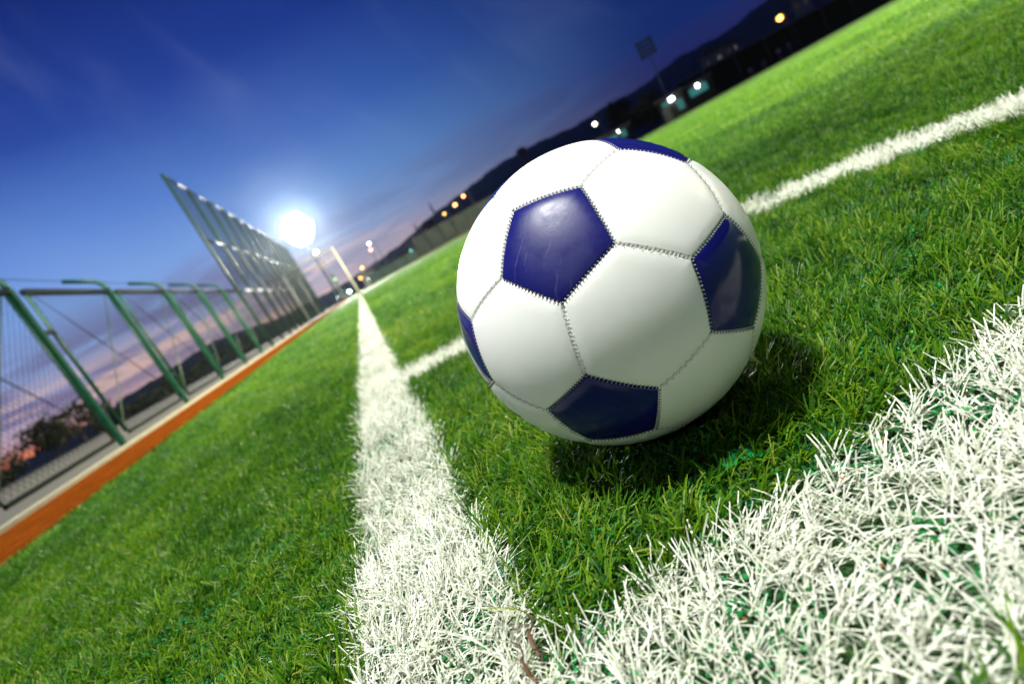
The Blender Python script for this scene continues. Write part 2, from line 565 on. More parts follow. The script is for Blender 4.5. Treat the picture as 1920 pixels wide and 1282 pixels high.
gx, gy, gd = seeds()
kind = line_of(gx, gy, RNG.normal(0, 0.0025, len(gx)))
for kk, nm in ((0, 'grass'), (1, 'goal_line'), (2, 'touch_line'), (3, 'corner_arc')):
    s_ = kind == kk
    if kk > 0:
        s_ &= (gd > 1.2) | (RNG.uniform(0, 1, len(gx)) < (0.88 if kk == 2 else 1.0))
    if kk == 0:
        s_ &= (gd > 1.0) | (RNG.uniform(0, 1, len(gx)) < 0.97)
    co, f, tn = make_blades(gx[s_], gy[s_], gd[s_], kind[s_], 100 + kk)
    me = np_mesh(nm, co, f, smooth=True)
    add_attr(me, 'tint', tn)
    ob = link(nm, me, None, (M_grass if kk == 0 else M_white,))
    tag(ob, kind='stuff' if kk == 0 else 'structure')

# green rubber infill
x = np.concatenate([RNG.uniform(-0.9, 1.5, 70000), RNG.uniform(-0.6, 0.8, 150000)])
y = np.concatenate([RNG.uniform(-0.4, 1.0, 70000), RNG.uniform(-0.25, 0.70, 150000)])
d = np.hypot(x - EYE[0], y - EYE[1])
dz_ = (x - EYE[0]) * fw[0] + (y - EYE[1]) * fw[1] - EYE[2] * fw[2]
u_ = ((x - EYE[0]) * CR[0] + (y - EYE[1]) * CR[1] - EYE[2] * CR[2]) / np.maximum(dz_, 0.02)
v_ = ((x - EYE[0]) * CD[0] + (y - EYE[1]) * CD[1] - EYE[2] * CD[2]) / np.maximum(dz_, 0.02)
keep = (d < 1.15) & (np.abs(u_) < 1.25) & (v_ < 0.95)
keep &= field_noise(x, y, 40, 78) > RNG.normal(0.25, 0.45, len(x))
x, y = x[keep], y[keep]; n = len(x)
clump = field_noise(x, y, 22, 77)
z = ZB + 0.0005 + RNG.uniform(0, 0.004, n) + np.clip(clump, 0, 1) * 0.003
sz = RNG.uniform(0.0008, 0.0019, n)
oct_ = np.array([(1, 0, 0), (-1, 0, 0), (0, 1, 0), (0, -1, 0), (0, 0, 1), (0, 0, -1)], float)
v = oct_[None] * RNG.uniform(0.6, 1.3, (n, 6, 1))
aa = RNG.uniform(0, 6.28, n)
rot = np.stack([np.stack([np.cos(aa), -np.sin(aa), 0 * aa], -1), np.stack([np.sin(aa), np.cos(aa), 0 * aa], -1), np.stack([0 * aa, 0 * aa, 1 + 0 * aa], -1)], 1)
v = v + RNG.normal(0, 0.18, v.shape)
v = np.einsum('nij,nkj->nki', rot, v) * sz[:, None, None]
v = v + np.stack([x, y, z], -1)[:, None, :]
tri = np.array([(0, 2, 4), (2, 1, 4), (1, 3, 4), (3, 0, 4), (2, 0, 5), (1, 2, 5), (3, 1, 5), (0, 3, 5)])
f = (np.arange(n) * 6)[:, None, None] + tri[None]
me = np_mesh('rubber_infill', v.reshape(-1, 3), f.reshape(-1, 3))
add_attr(me, 'tint', np.repeat(RNG.uniform(0, 0.9905, n), 6))
tag(link('rubber_infill', me, None, (M_gran,)), kind='stuff')

# ------------------------------------------------------------------ the football
def ball_leather(name, kind):
    m, t, p, o = mat(name)
    tcn = t.n('ShaderNodeTexCoord')
    v = tcn.outputs['Object']
    fine = t.noise(v, 420, 3, 0.6)
    wr = t.noise(v, 34, 4, 0.6, 1.6)
    big = t.noise(v, 9, 4)
    if kind == 'white':
        c = t.ramp(big, [(0.3, (0.82, 0.835, 0.79)), (0.7, (0.88, 0.885, 0.85))])
        smear = t.step(t.noise(v, 55, 5, 0.7, 2.0), 0.66, 0.78)
        c = t.mix(t.math('MULTIPLY', smear, 0.10), c, (0.50, 0.50, 0.42))
        t.put(p.inputs['Base Color'], c)
        t.put(p.inputs['Roughness'], t.step(wr, 0.3, 0.7, 0.30, 0.42))
        p.inputs['Specular IOR Level'].default_value = 0.4
        h = t.math('ADD', t.math('MULTIPLY', fine, 0.15), t.math('MULTIPLY', wr, 0.6))
        t.put(p.inputs['Normal'], t.bump(h, 0.12, 0.002))
    else:
        # long fine scratches at two slants over scuffed navy
        def scratches(rx, ry, sc, lo, hi):
            mp = t.n('ShaderNodeMapping')
            mp.inputs['Rotation'].default_value = (rx, ry, 0.4)
            mp.inputs['Scale'].default_value = (1, 14, 1)
            t.put(mp.inputs['Vector'], v)
            return t.step(t.noise(mp.outputs[0], sc, 3, 0.6), lo, hi)
        s1 = scratches(0.3, 0.5, 30, 0.63, 0.70)
        s2 = scratches(1.2, -0.4, 26, 0.66, 0.72)
        patch = t.step(t.noise(v, 26, 4, 0.6), 0.46, 0.66)
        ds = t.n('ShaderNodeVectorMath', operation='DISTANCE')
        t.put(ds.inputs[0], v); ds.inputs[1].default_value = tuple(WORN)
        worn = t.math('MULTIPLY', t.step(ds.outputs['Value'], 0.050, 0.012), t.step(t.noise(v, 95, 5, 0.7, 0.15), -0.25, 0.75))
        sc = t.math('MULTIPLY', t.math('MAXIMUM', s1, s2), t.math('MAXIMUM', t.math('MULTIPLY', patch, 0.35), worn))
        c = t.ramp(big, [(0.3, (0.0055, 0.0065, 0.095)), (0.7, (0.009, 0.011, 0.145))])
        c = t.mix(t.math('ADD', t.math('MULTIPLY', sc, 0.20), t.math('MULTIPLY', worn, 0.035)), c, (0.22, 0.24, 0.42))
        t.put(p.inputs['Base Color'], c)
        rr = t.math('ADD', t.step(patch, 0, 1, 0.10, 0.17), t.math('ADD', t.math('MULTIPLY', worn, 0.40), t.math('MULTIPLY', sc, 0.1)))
        t.put(p.inputs['Roughness'], rr)
        p.inputs['Specular IOR Level'].default_value = 0.28
        h = t.math('ADD', t.math('MULTIPLY', fine, 0.10), t.math('MULTIPLY', wr, 0.5))
        t.put(p.inputs['Normal'], t.bump(h, 0.10, 0.002))
    return m


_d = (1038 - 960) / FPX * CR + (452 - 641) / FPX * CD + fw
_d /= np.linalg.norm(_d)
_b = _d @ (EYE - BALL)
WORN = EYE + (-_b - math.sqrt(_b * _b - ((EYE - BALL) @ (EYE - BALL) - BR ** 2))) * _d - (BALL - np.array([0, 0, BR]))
M_ballw = ball_leather('white_ball_leather', 'white')
M_ballb = ball_leather('navy_ball_leather', 'blue')
M_hole = simple('stitch_hole', (0.012, 0.014, 0.014), 0.9, 0.1, 50)
M_threadw = simple('white_thread', (0.70, 0.71, 0.64), 0.6, 0.1, 300)
M_threadb = simple('navy_thread', (0.008, 0.009, 0.09), 0.5, 0.1, 300)

BM = np.array([[0.15052793467268333, -0.5873325290361913, 0.7952243967705763],
               [-0.032374051749350735, -0.806886935187236, -0.5898181029753825],
               [0.9880755343881897, 0.06303946510004796, -0.14047335755720114]])
ph = (1 + 5 ** 0.5) / 2
ico = np.array([(0, s, t_ * ph) for s in (1, -1) for t_ in (1, -1)] + [(s, t_ * ph, 0) for s in (1, -1) for t_ in (1, -1)]
               + [(t_ * ph, 0, s) for s in (1, -1) for t_ in (1, -1)], float)
ico = ico / np.linalg.norm(ico[0]) @ BM.T
adj = [[j for j in range(12) if j != i and ico[i] @ ico[j] > 0.3] for i in range(12)]
vid, V = {}, []
for i in range(12):
    for j in adj[i]:
        q = (2 * ico[i] + ico[j]); vid[(i, j)] = len(V); V.append(q / np.linalg.norm(q))
V = np.array(V)


def order(ids, axis):
    a = np.cross(axis, [0.3, 0.5, 0.81]); a /= np.linalg.norm(a); b = np.cross(axis, a)
    return sorted(ids, key=lambda q: math.atan2(V[q] @ b, V[q] @ a))


panels = [(order([vid[(i, j)] for j in adj[i]], ico[i]), 'blue') for i in range(12)]
done = set()
for i in range(12):
    for j in adj[i]:
        for k_ in adj[i]:
            if k_ in adj[j]:
                key = tuple(sorted((i, j, k_)))
                if key in done: continue
                done.add(key)
                c_ = ico[list(key)].sum(0)
                ids = [vid[(a_, b_)] for a_ in key for b_ in key if a_ != b_]
                panels.append((order(ids, c_ / np.linalg.norm(c_)), 'white'))

ball = root('football', tuple(BALL - [0, 0, BR]), 'white football with navy pentagon panels resting on the green turf inside the corner', 'football')
bo = np.array([0, 0, BR])
K, NS = 26, 22
srings = 1 - (1 - np.linspace(0, 1, K + 1)) ** 2.6


def seam_r(d):
    return BR + 0.0002 - 0.0010 * np.exp(-(d / 0.0008) ** 2) - 0.00055 * np.exp(-(d / 0.0045) ** 2)


for ids, kindp in panels:
    P = V[ids]; nn = len(ids)
    ctr = P.mean(0)
    apo = np.linalg.norm((P[0] + P[1]) / 2 - ctr) * BR
    edge = np.concatenate([P[k_] + (P[(k_ + 1) % nn] - P[k_]) * np.linspace(0, 1, NS, endpoint=False)[:, None] for k_ in range(nn)])
    m_ = len(edge)
    co = [ctr[None] / np.linalg.norm(ctr) * seam_r(apo)]
    for s in srings[1:]:
        q = ctr + (edge - ctr) * s
        q = q / np.linalg.norm(q, axis=1)[:, None]
        co.append(q * seam_r((1 - s) * apo))
    co = np.concatenate(co) + bo
    f = []
    for r_ in range(K):
        for k_ in range(m_):
            k2 = (k_ + 1) % m_
            if r_ == 0:
                f.append((0, 1 + k_, 1 + k2, 1 + k2))
            else:
                a_ = 1 + (r_ - 1) * m_; b_ = a_ + m_
                f.append((a_ + k_, b_ + k_, b_ + k2, a_ + k2))
    bmm = bmesh.new()
    vs = [bmm.verts.new(c_) for c_ in co]
    for q in f:
        fc = bmm.faces.new([vs[i] for i in dict.fromkeys(q)]); fc.smooth = True
    bmm.normal_update()
    if sum((fc.normal.dot(fc.calc_center_median() - Vector(bo)) for fc in bmm.faces)) < 0:
        bmesh.ops.reverse_faces(bmm, faces=bmm.faces[:])
    me = bpy.data.meshes.new('panel'); bmm.to_mesh(me); bmm.free()
    ob = link('panel', me, ball, (M_ballb if kindp == 'blue' else M_ballw,))
    ob['label'] = 'navy pentagon panel' if kindp == 'blue' else 'white hexagon panel'

# stitches: a thread across the seam, with needle holes beside it
blue_v = {}
edges = {}
for ids, kindp in panels:
    for a_, b_ in zip(ids, ids[1:] + ids[:1]):
        edges.setdefault(tuple(sorted((a_, b_))), []).append(kindp)
rs = random.Random(3)
s_co, s_f, s_m = [], [], []


def strand(pts, rads, mi, n=5):
    i0 = len(s_co)
    pts = [np.asarray(p) for p in pts]
    for i, p_ in enumerate(pts):
        t_ = pts[min(i + 1, len(pts) - 1)] - pts[max(i - 1, 0)]
        t_ = t_ / np.linalg.norm(t_)
        u_ = np.cross(t_, (0.31, 0.52, 0.79)); u_ /= np.linalg.norm(u_)
        v_ = np.cross(t_, u_)
        for k_ in range(n):
            s_co.append(p_ + (u_ * math.cos(6.2832 * k_ / n) + v_ * math.sin(6.2832 * k_ / n)) * rads[i])
    for i in range(len(pts) - 1):
        for k_ in range(n):
            s_f.append((i0 + i * n + k_, i0 + i * n + (k_ + 1) % n, i0 + (i + 1) * n + (k_ + 1) % n, i0 + (i + 1) * n + k_))
            s_m.append(mi)


for (a_, b_), kinds in edges.items():
    A, B = V[a_], V[b_]
    toward = None
    if 'blue' in kinds:
        bc = [i for i in range(12) if a_ in [vid[(i, j)] for j in adj[i]] and b_ in [vid[(i, j)] for j in adj[i]]][0]
        toward = ico[bc]
    tg = (B - A) / np.linalg.norm(B - A)
    N_ = 18
    for k_ in range(N_):
        tt = (k_ + 0.5) / N_
        p0 = A + (B - A) * tt; p0 /= np.linalg.norm(p0)
        sd = np.cross(p0, tg)
        if toward is not None and sd @ toward < 0: sd = -sd
        skew = tg * (0.0005 + rs.uniform(-0.0002, 0.0002))
        h1 = 0.00105 + rs.uniform(-0.00018, 0.00018); h2 = 0.00105 + rs.uniform(-0.00018, 0.00018)
        if toward is not None:      # white thread bites into the navy leather, navy tooth into the white
            q_ = tg * (0.00062 + rs.uniform(-0.0001, 0.0001))
            strand([p0 * (BR - 0.0012) + bo, p0 * (BR - 0.0002) + sd * h1 * 0.45 + skew * 0.4 + bo, p0 * (BR - 0.0003) + sd * h1 * 0.80 + skew + bo], [0.00026, 0.00028, 0.00008], 0)
            strand([p0 * (BR - 0.0012) + q_ * 2 + bo, p0 * (BR - 0.0002) - sd * h2 * 0.5 + q_ * 2 + bo, p0 * (BR - 0.0003) - sd * h2 * 0.75 + q_ * 2 - skew + bo], [0.00028, 0.00033, 0.00010], 1)
        else:
            strand([p0 * (BR - 0.0003) - sd * h2 + bo - skew, p0 * (BR - 0.00055) + bo, p0 * (BR - 0.0003) + sd * h1 + skew + bo], [0.00012, 0.00032, 0.00012], 0)
        for sg, hh in ((1, h1), (-1, h2)):
            if toward is not None and sg > 0: continue
            if toward is None and (k_ + (sg > 0)) % 2: continue
            c_ = p0 * (BR - 0.00005) + sd * sg * (hh + 0.0003) + tg * 0.0011 + bo
            strand([c_ - p0 * 0.0006, c_ + p0 * 0.00003, c_ + p0 * 0.00008], [0.00026, 0.00026, 0.00002], 2)
me = np_mesh('stitching', np.array(s_co), np.array(s_f), s_m, True)
link('stitching', me, ball, (M_threadw, M_threadb, M_hole))

# printed lettering on the low left white panel, seen edge-on
def sphere_patch(uv_pts, lift=0.0004):
    out = []
    for u_, v_ in uv_pts:
        d_ = (u_ - 960) / FPX * CR + (v_ - 641) / FPX * CD + fw
        d_ /= np.linalg.norm(d_)
        oc = EYE - BALL; b_ = d_ @ oc; q_ = max(b_ * b_ - (oc @ oc - BR ** 2), 0)
        P_ = EYE + (-b_ - math.sqrt(q_)) * d_
        nrm = (P_ - BALL) / np.linalg.norm(P_ - BALL)
        out.append(nrm * (BR + lift) + bo)
    return out


lg = MB()
lg.poly(sphere_patch([(951, 766), (962, 770), (975, 778), (984, 787), (976, 784), (963, 777)]))
lg.poly(sphere_patch([(992, 794), (1003, 797), (1014, 806), (1006, 804)]))
lg.build('printed_mark', M_threadb, ball)

# ------------------------------------------------------------------ litter in the pile
def leaf(name, c, length, width, heading, tilt, m, label, cat):
    t_ = root(name, c, label, cat)
    n_, w_ = 12, 5
    co, f = [], []
    for i in range(n_ + 1):
        u_ = i / n_
        hw = width * math.sin(math.pi * min(1, u_ * 0.97 + 0.02)) ** 0.8 * (1 - 0.35 * u_)
        for j in range(w_):
            s_ = (j / (w_ - 1) - 0.5) * 2
            co.append((u_ * length, s_ * hw * (1 - 0.35 * math.sin(u_ * 3)), abs(s_) * hw * 0.55 + math.sin(u_ * 5.0) * 0.0022 + 0.0006 * math.sin(j * 3 + i)))
    for i in range(n_):
        for j in range(w_ - 1):
            a_ = i * w_ + j
            f.append((a_, a_ + 1, a_ + w_ + 1, a_ + w_))
    ob = link('blade', np_mesh('blade', np.array(co), np.array(f), smooth=True), t_, (m,))
    ob.rotation_euler = (0.5, tilt, heading)
    stem = MB().tube([(0, 0, 0), (-length * 0.25, 0.001, 0.001), (-length * 0.45, -0.001, 0.004)], [0.0006, 0.0005, 0.0003], n=5).build('stem', m, t_)
    stem.rotation_euler = (0.5, tilt, heading)
    return t_


LEAF_H = -106
M_dead = simple('dead_leaf_brown', (0.075, 0.036, 0.012), 0.6, 0.5, 120)
M_dead2 = simple('dead_leaf_grey', (0.17, 0.14, 0.09), 0.7, 0.4, 120)
leaf('dead_leaf', (0.0015, 0.0155, 0.003), 0.019, 0.0030, R(LEAF_H), R(12), M_dead, 'curled brown dead leaf caught upright where the two white lines meet', 'leaf')
leaf('dead_leaf', (-0.0085, 0.001, 0.004), 0.017, 0.0026, R(LEAF_H + 12), R(20), M_dead, 'narrow brown leaf sliver standing among the white blades', 'leaf')
leaf('dead_leaf', (-0.006, 0.020, 0.003), 0.010, 0.0018, R(-20), R(5), M_dead2, 'pale tan dead leaf lying above the brown leaf', 'leaf')

m, t, p, o_ = mat('green_film')
p.inputs['Base Color'].default_value = (0.02, 0.55, 0.12, 1)
p.inputs['Roughness'].default_value = 0.12
p.inputs['Alpha'].default_value = 0.45
p.inputs['Transmission Weight'].default_value = 0.3
co, f = [], []
for i in range(10):
    for j in range(7):
        u_, v_ = i / 9, j / 6
        co.append((0.027 * u_ + 0.002 * math.sin(j * 2.1), 0.013 * (v_ - 0.5) * (0.5 + u_) + 0.0015 * math.sin(i * 1.7), 0.005 * math.sin(u_ * 3.0) + 0.002 * math.sin(i * 2.0 + j * 1.9)))
for i in range(9):
    for j in range(6):
        a_ = i * 7 + j
        f.append((a_, a_ + 1, a_ + 8, a_ + 7))
ob = link('plastic_scrap', np_mesh('plastic_scrap', np.array(co), np.array(f), smooth=True), None, (m,))
ob.location = (0.142, 0.043, -0.006); ob.rotation_euler = (0.1, 0.05, R(-5))
tag(ob, 'crumpled translucent green plastic scrap in the grass in front of the football', 'litter')

# ------------------------------------------------------------------ fences on the left
FX = -2.085
def wires(x, y0, y1, z0, z1, step, rad):
    """chain-link: two families of slanting wires, three-sided, as arrays"""
    co, f = [], []
    H = z1 - z0
    def seg(a, b):
        a, b = np.array(a), np.array(b)
        d_ = (b - a) / np.linalg.norm(b - a)
        u_ = np.array([1.0, 0, 0]); v_ = np.cross(d_, u_)
        i0 = len(co)
        for q in (a, b):
            for k_ in range(3):
                an = k_ * 2.0944
                co.append(q + rad * (math.cos(an) * u_ + math.sin(an) * v_))
        for k_ in range(3):
            f.append((i0 + k_, i0 + (k_ + 1) % 3, i0 + 3 + (k_ + 1) % 3, i0 + 3 + k_))
    s = y0 - H
    while s < y1:
        ya, yb = max(s, y0), min(s + H, y1)
        if yb - ya > 0.02:
            seg((x - rad, ya, z0 + (ya - s)), (x - rad, yb, z0 + (yb - s)))
            seg((x + rad, ya, z1 - (ya - s)), (x + rad, yb, z1 - (yb - s)))
        s += step
    return np.array(co), np.array(f)


def low_fence():
    F = root('boundary_fence', (FX, 7.4, 0.04), 'low green steel chain-link fence with outward bent post tops behind the clay strip', 'fence')
    off = Vector((-FX, -7.4, -0.04))
    def part(mb, nm, m_, parent=F):
        o = mb.build(nm, m_, parent)
        if parent is F: o.location = off
        return o
    Ys = [1.30, 2.92, 4.53, 6.17, 7.78, 9.32, 10.85]
    for i, y in enumerate(Ys):
        b = MB()
        b.box((FX, y, 0.67), (0.043, 0.043, 1.38), bevel=0.006)
        part(b, 'post', M_green_steel)
        a = MB()
        pts = [(FX, y, 1.36)]
        for k_ in range(1, 7):
            an = k_ / 6 * R(62)
            pts.append((FX - 0.16 * (1 - math.cos(an)), y, 1.36 + 0.16 * math.sin(an)))
        e = pts[-1]
        pts.append((e[0] - 0.24 * math.sin(R(62)), y, e[2] + 0.24 * math.cos(R(62))))
        a.tube(pts, 0.022, n=10)
        part(a, 'post_arm', M_green_steel)
        foot = MB(); foot.box((FX - 0.004, y, -0.013), (0.075, 0.12, 0.012), bevel=0.003)
        part(foot, 'base_plate', M_dark_steel)
    for y0, y1 in zip(Ys, Ys[1:] + [12.24]):
        a0, a1 = y0 + 0.19, y1 - 0.03
        fr = MB()
        fr.tube([(FX - 0.01, a0, 0.10), (FX - 0.01, a0, 1.33)], 0.017, n=8)
        po = part(fr, 'panel_upright', M_green_steel)
        MB().tube([(FX - 0.01, a1 - 0.035, 0.10), (FX - 0.01, a1 - 0.035, 1.32)], 0.010, n=8).build('inner_upright', M_green_steel, po)
        ra = MB(); ra.box((FX - 0.01, (a0 + a1) / 2, 1.345), (0.045, a1 - a0 + 0.04, 0.045), bevel=0.006)
        ra.build('top_rail', M_dark_steel, po)
        rb_ = MB(); rb_.box((FX - 0.01, (a0 + a1) / 2, 0.085), (0.03, a1 - a0 - 0.05, 0.03), bevel=0.004)
        rb_.build('bottom_rail', M_dark_steel, po)
        for zc_ in (1.0, 0.35):
            MB().box((FX, (y0 + a0) / 2, zc_), (0.03, a0 - y0 - 0.04, 0.03)).build('clamp', M_dark_steel, po)
        bw = MB(); bw.tube([(FX + 0.012, a0 + 0.02, 1.32), (FX + 0.012, a1 - 0.05, 0.12)], 0.0045, n=6)
        bw.build('brace_wire', M_dark_steel, po)
        bw = MB(); bw.tube([(FX - 0.026, a1 - 0.06, 1.32), (FX - 0.026, a0 + 0.03, 0.12)], 0.0060, n=6)
        bw.build('brace_wire', M_pale_wire, po)
        co, f = wires(FX - 0.012, a0 + 0.02, a1 - 0.04, 0.10, 1.325, 0.062, 0.0013)
        link('chain_link', np_mesh('chain_link', co, f), po, (M_wire,))
    for q in (0.45, 0.95):
        gw = MB()
        gw.tube([(FX - 0.08 - 0.21 * q, 1.3, 1.50 + 0.112 * q), (FX - 0.08 - 0.21 * q, 12.2, 1.50 + 0.112 * q)], 0.0018, n=4)
        part(gw, 'guard_wire', M_wire)
    return F


low_fence()


M_tall_steel = simple('dark_green_steel', (0.003, 0.018, 0.011), 0.5, 0.3, 14, spec=0.3)  # darker green than the low fence steel


def tall_fence():
    F = root('ball_stop_fence', (FX, 21.8, 0.04), 'tall green ball-stop fence with three rails rising above the low fence', 'fence')
    off = Vector((-FX, -21.8, -0.04))
    Ys = [12.24 + 1.585 * i for i in range(13)]
    H = 3.92
    for y in Ys:
        b = MB(); b.tube([(FX, y, 0.02), (FX, y, H)], 0.034, n=10); b.ball((FX, y, H), 0.036, 10, (1, 1, 0.5))
        o = b.build('post', M_tall_steel, F); o.location = off
    for z, m_ in ((H - 0.03, M_dark_steel), (2.52, M_dark_steel), (1.34, M_dark_steel)):
        b = MB()
        for y0, y1 in zip(Ys, Ys[1:]):
            b.tube([(FX, y0 + 0.034, z), (FX, y1 - 0.034, z)], 0.026, n=8)
        o = b.build('rail', m_, F); o.location = off
    for y0, y1 in zip(Ys, Ys[1:]):
        co, f = wires(FX - 0.03, y0 + 0.04, y1 - 0.04, 0.06, H - 0.05, 0.060, 0.0018)
        o = link('chain_link', np_mesh('chain_link', co, f), F, (M_wire,)); o.location = off
    return F


tall_fence()

# ------------------------------------------------------------------ goal
M_barpaint = simple('grey_bar_paint', (0.20, 0.20, 0.16), 0.5, 0.15, 6)  # greyer than the paint on the goal posts


def goal():
    G = root('goal', (-0.05, 20.0, -0.018), 'white goal frame standing edge-on at the far end of the white line', 'goal')
    H = 1.92
    for y in (0.0, 4.9):
        MB().tube([(0, y, 0), (0, y, H)], 0.042, n=14).build('post', M_white_paint, G)
        MB().tube([(-0.05, y, H - 0.04), (-1.86, y, H - 0.06)], 0.024, n=10).build('depth_bar', M_barpaint, G)
        MB().tube([(-1.86, y, H - 0.06), (-1.90, y, 0.03)], 0.022, n=10).build('back_post', M_grey, G)
    MB().tube([(0, 0.05, H - 0.05), (0, 4.85, H - 0.05)], 0.042, n=14).build('crossbar', M_barpaint, G)
    MB().tube([(-1.90, 0.0, 0.03), (-1.90, 4.9, 0.03)], 0.022, n=10).build('ground_bar', M_grey, G)


goal()

# ------------------------------------------------------------------ lamps and masts
M_galv = simple('galvanised_steel', (0.42, 0.44, 0.46), 0.5, 0.1, 3)


def street_lamp(az_, el_, D, m_glow, label, group=None, r=0.14, arm=0.9, side=1, base_z=-0.09, wmat=None):
    p_ = spot_at(az_, el_, D)
    L_ = root('street_lamp', (p_[0] + side * arm, p_[1], base_z), label, 'street lamp', group)
    h = p_[2] - base_z + 0.16
    pole = MB(); pole.tube([(0, 0, 0), (0, 0, h * 0.5), (0, 0, h - 0.05), (-side * arm * 0.25, 0, h + 0.12), (-side * arm * 0.8, 0, h + 0.12)], [0.09, 0.07, 0.05, 0.045, 0.04], n=8)
    pole.build('pole', M_grey, L_)
    hd = MB(); hd.box((-side * arm, 0, h + 0.05), (0.62, 0.32, 0.13), bevel=0.04)
    hd.build('lamp_head', M_grey, L_)
    g_ = MB(); g_.ball((-side * arm, 0, h - 0.16), r, 16, (1.0, 1.0, 0.9))
    g_.build('lamp', m_glow, L_)
    return L_


def floodlight_mast(az_, el_, D, label, lit_up, cols, rows, pitch, aim_az, base_z=-0.02, counts=None, cat='floodlight'):
    p_ = spot_at(az_, el_, D)
    L_ = root('floodlight_mast', (p_[0], p_[1], base_z), label, cat, rz=R(aim_az))
    h = p_[2] - base_z
    MB().tube([(0, 0, 0), (0, 0, h - rows * pitch / 2)], [0.13, 0.08], n=12).build('pole', M_dark_steel if lit_up else M_galv, L_)
    fr = MB()
    for i in range(rows):
        z = h + (i - (rows - 1) / 2) * pitch
        fr.box((0, 0.12, z - 0.05), (cols * pitch, 0.08, 0.08))
    for i in (-1, 1):
        fr.box((i * cols * pitch * 0.3, 0.20, h), (0.08, 0.08, rows * pitch))
    fr.build('rack', M_grey, L_)
    for i in range(rows):
        nn_ = counts[i] if counts else cols
        for j in range(nn_):
            c_ = Vector(((j - (nn_ - 1) / 2) * pitch, -0.05, h + (i - (rows - 1) / 2) * pitch))
            hd = MB(); hd.tube([c_ + Vector((0, 0.10, 0)), c_ + Vector((0, -0.02, -0.02)), c_ + Vector((0, -0.14, -0.06))], [pitch * 0.2, pitch * 0.40, pitch * 0.44], n=14)
            ho = hd.build('lamp_housing', M_grey, L_)
            gl = MB(); gl.tube([c_ + Vector((0, -0.145, -0.062)), c_ + Vector((0, -0.165, -0.066))], pitch * 0.43, n=16)
            gl.build('lens', E_flood if lit_up else M_glass, ho)
    return L_


floodlight_mast(-2.03, 7.66, 58, 'tall floodlight mast shining dazzling white above the end of the tall fence', True, 5, 7, 0.43, 2.0, counts=(3, 5, 6, 7, 6, 5, 3))
floodlight_mast(34.68, 6.55, 80, 'unlit floodlight mast with a square rack above the lit huts', False, 4, 4, 0.55, -34)

street_lamp(-1.70, 5.07, 50, E_white, 'thin lamp post with a round white light between the tall fence and the goal', r=0.16, arm=0.06)
street_lamp(3.11, 3.45, 95, E_white, 'tall lamp post with a white light above the red signal light', r=0.2)
street_lamp(1.34, 1.745, 110, E_amber, 'short amber street lamp just above the white-lit kiosk', r=0.24)
street_lamp(0.71, 0.963, 110, E_orange, 'lowest orange street lamp beside the goal post', r=0.24)
street_lamp(11.04, 2.53, 109, E_amber, 'yellow-orange street lamp, lowest of the three over the dark screened fence', 'orange lamps over the far fence', 0.23)
street_lamp(12.40, 2.80, 98, E_redor, 'flaring red-orange street lamp, brightest and middle of the three beside the ball', 'orange lamps over the far fence', 0.26)
street_lamp(13.55, 3.13, 88, E_redor, 'pinkish orange street lamp, highest of the three and closest to the ball', 'orange lamps over the far fence', 0.19)
street_lamp(27.91, 3.02, 84, E_warmw, 'white street lamp over the top edge of the ball', r=0.22)
street_lamp(44.89, 2.95, 92, E_orange, 'single bright orange street lamp above the grandstand roof', r=0.36)


def signal(az_, el_, D, m_glow, label, r):
    p_ = spot_at(az_, el_, D)
    L_ = root('signal_light', (p_[0], p_[1] + 0.2, -0.09), label, 'signal light')
    h = p_[2] + 0.09
    MB().tube([(0, 0.1, 0), (0, 0.1, h + 0.5)], 0.06, n=8).build('pole', M_grey, L_)
    MB().box((0, 0, h + 0.2), (0.34, 0.2, 0.95), bevel=0.05).build('housing', M_darkwall, L_)
    MB().ball((0, -0.16, h), r, 16).build('lamp', m_glow, L_)


signal(2.95, 2.88, 90, E_red, 'red signal light on a pole below the white lamp', 0.2)
signal(-1.50, 2.0, 70, E_green, 'green signal light on a pole between goal and fence end', 0.17)
signal(6.35, 0.95, 66, lit('cyan_lamp_glow', (0.25, 0.85, 0.95), 2.5), 'small cyan light on a pole behind the teal fence', 0.12)

# ------------------------------------------------------------------ trees
def leaf_mat(name, a, b):
    return blade_mat(name, [(0.0, a), (1.0, b)], 0.55, 0.25)


M_leafd = leaf_mat('dark_leaves', (0.006, 0.010, 0.005), (0.014, 0.022, 0.009))
M_leafo = leaf_mat('olive_leaves', (0.035, 0.032, 0.008), (0.075, 0.07, 0.014))


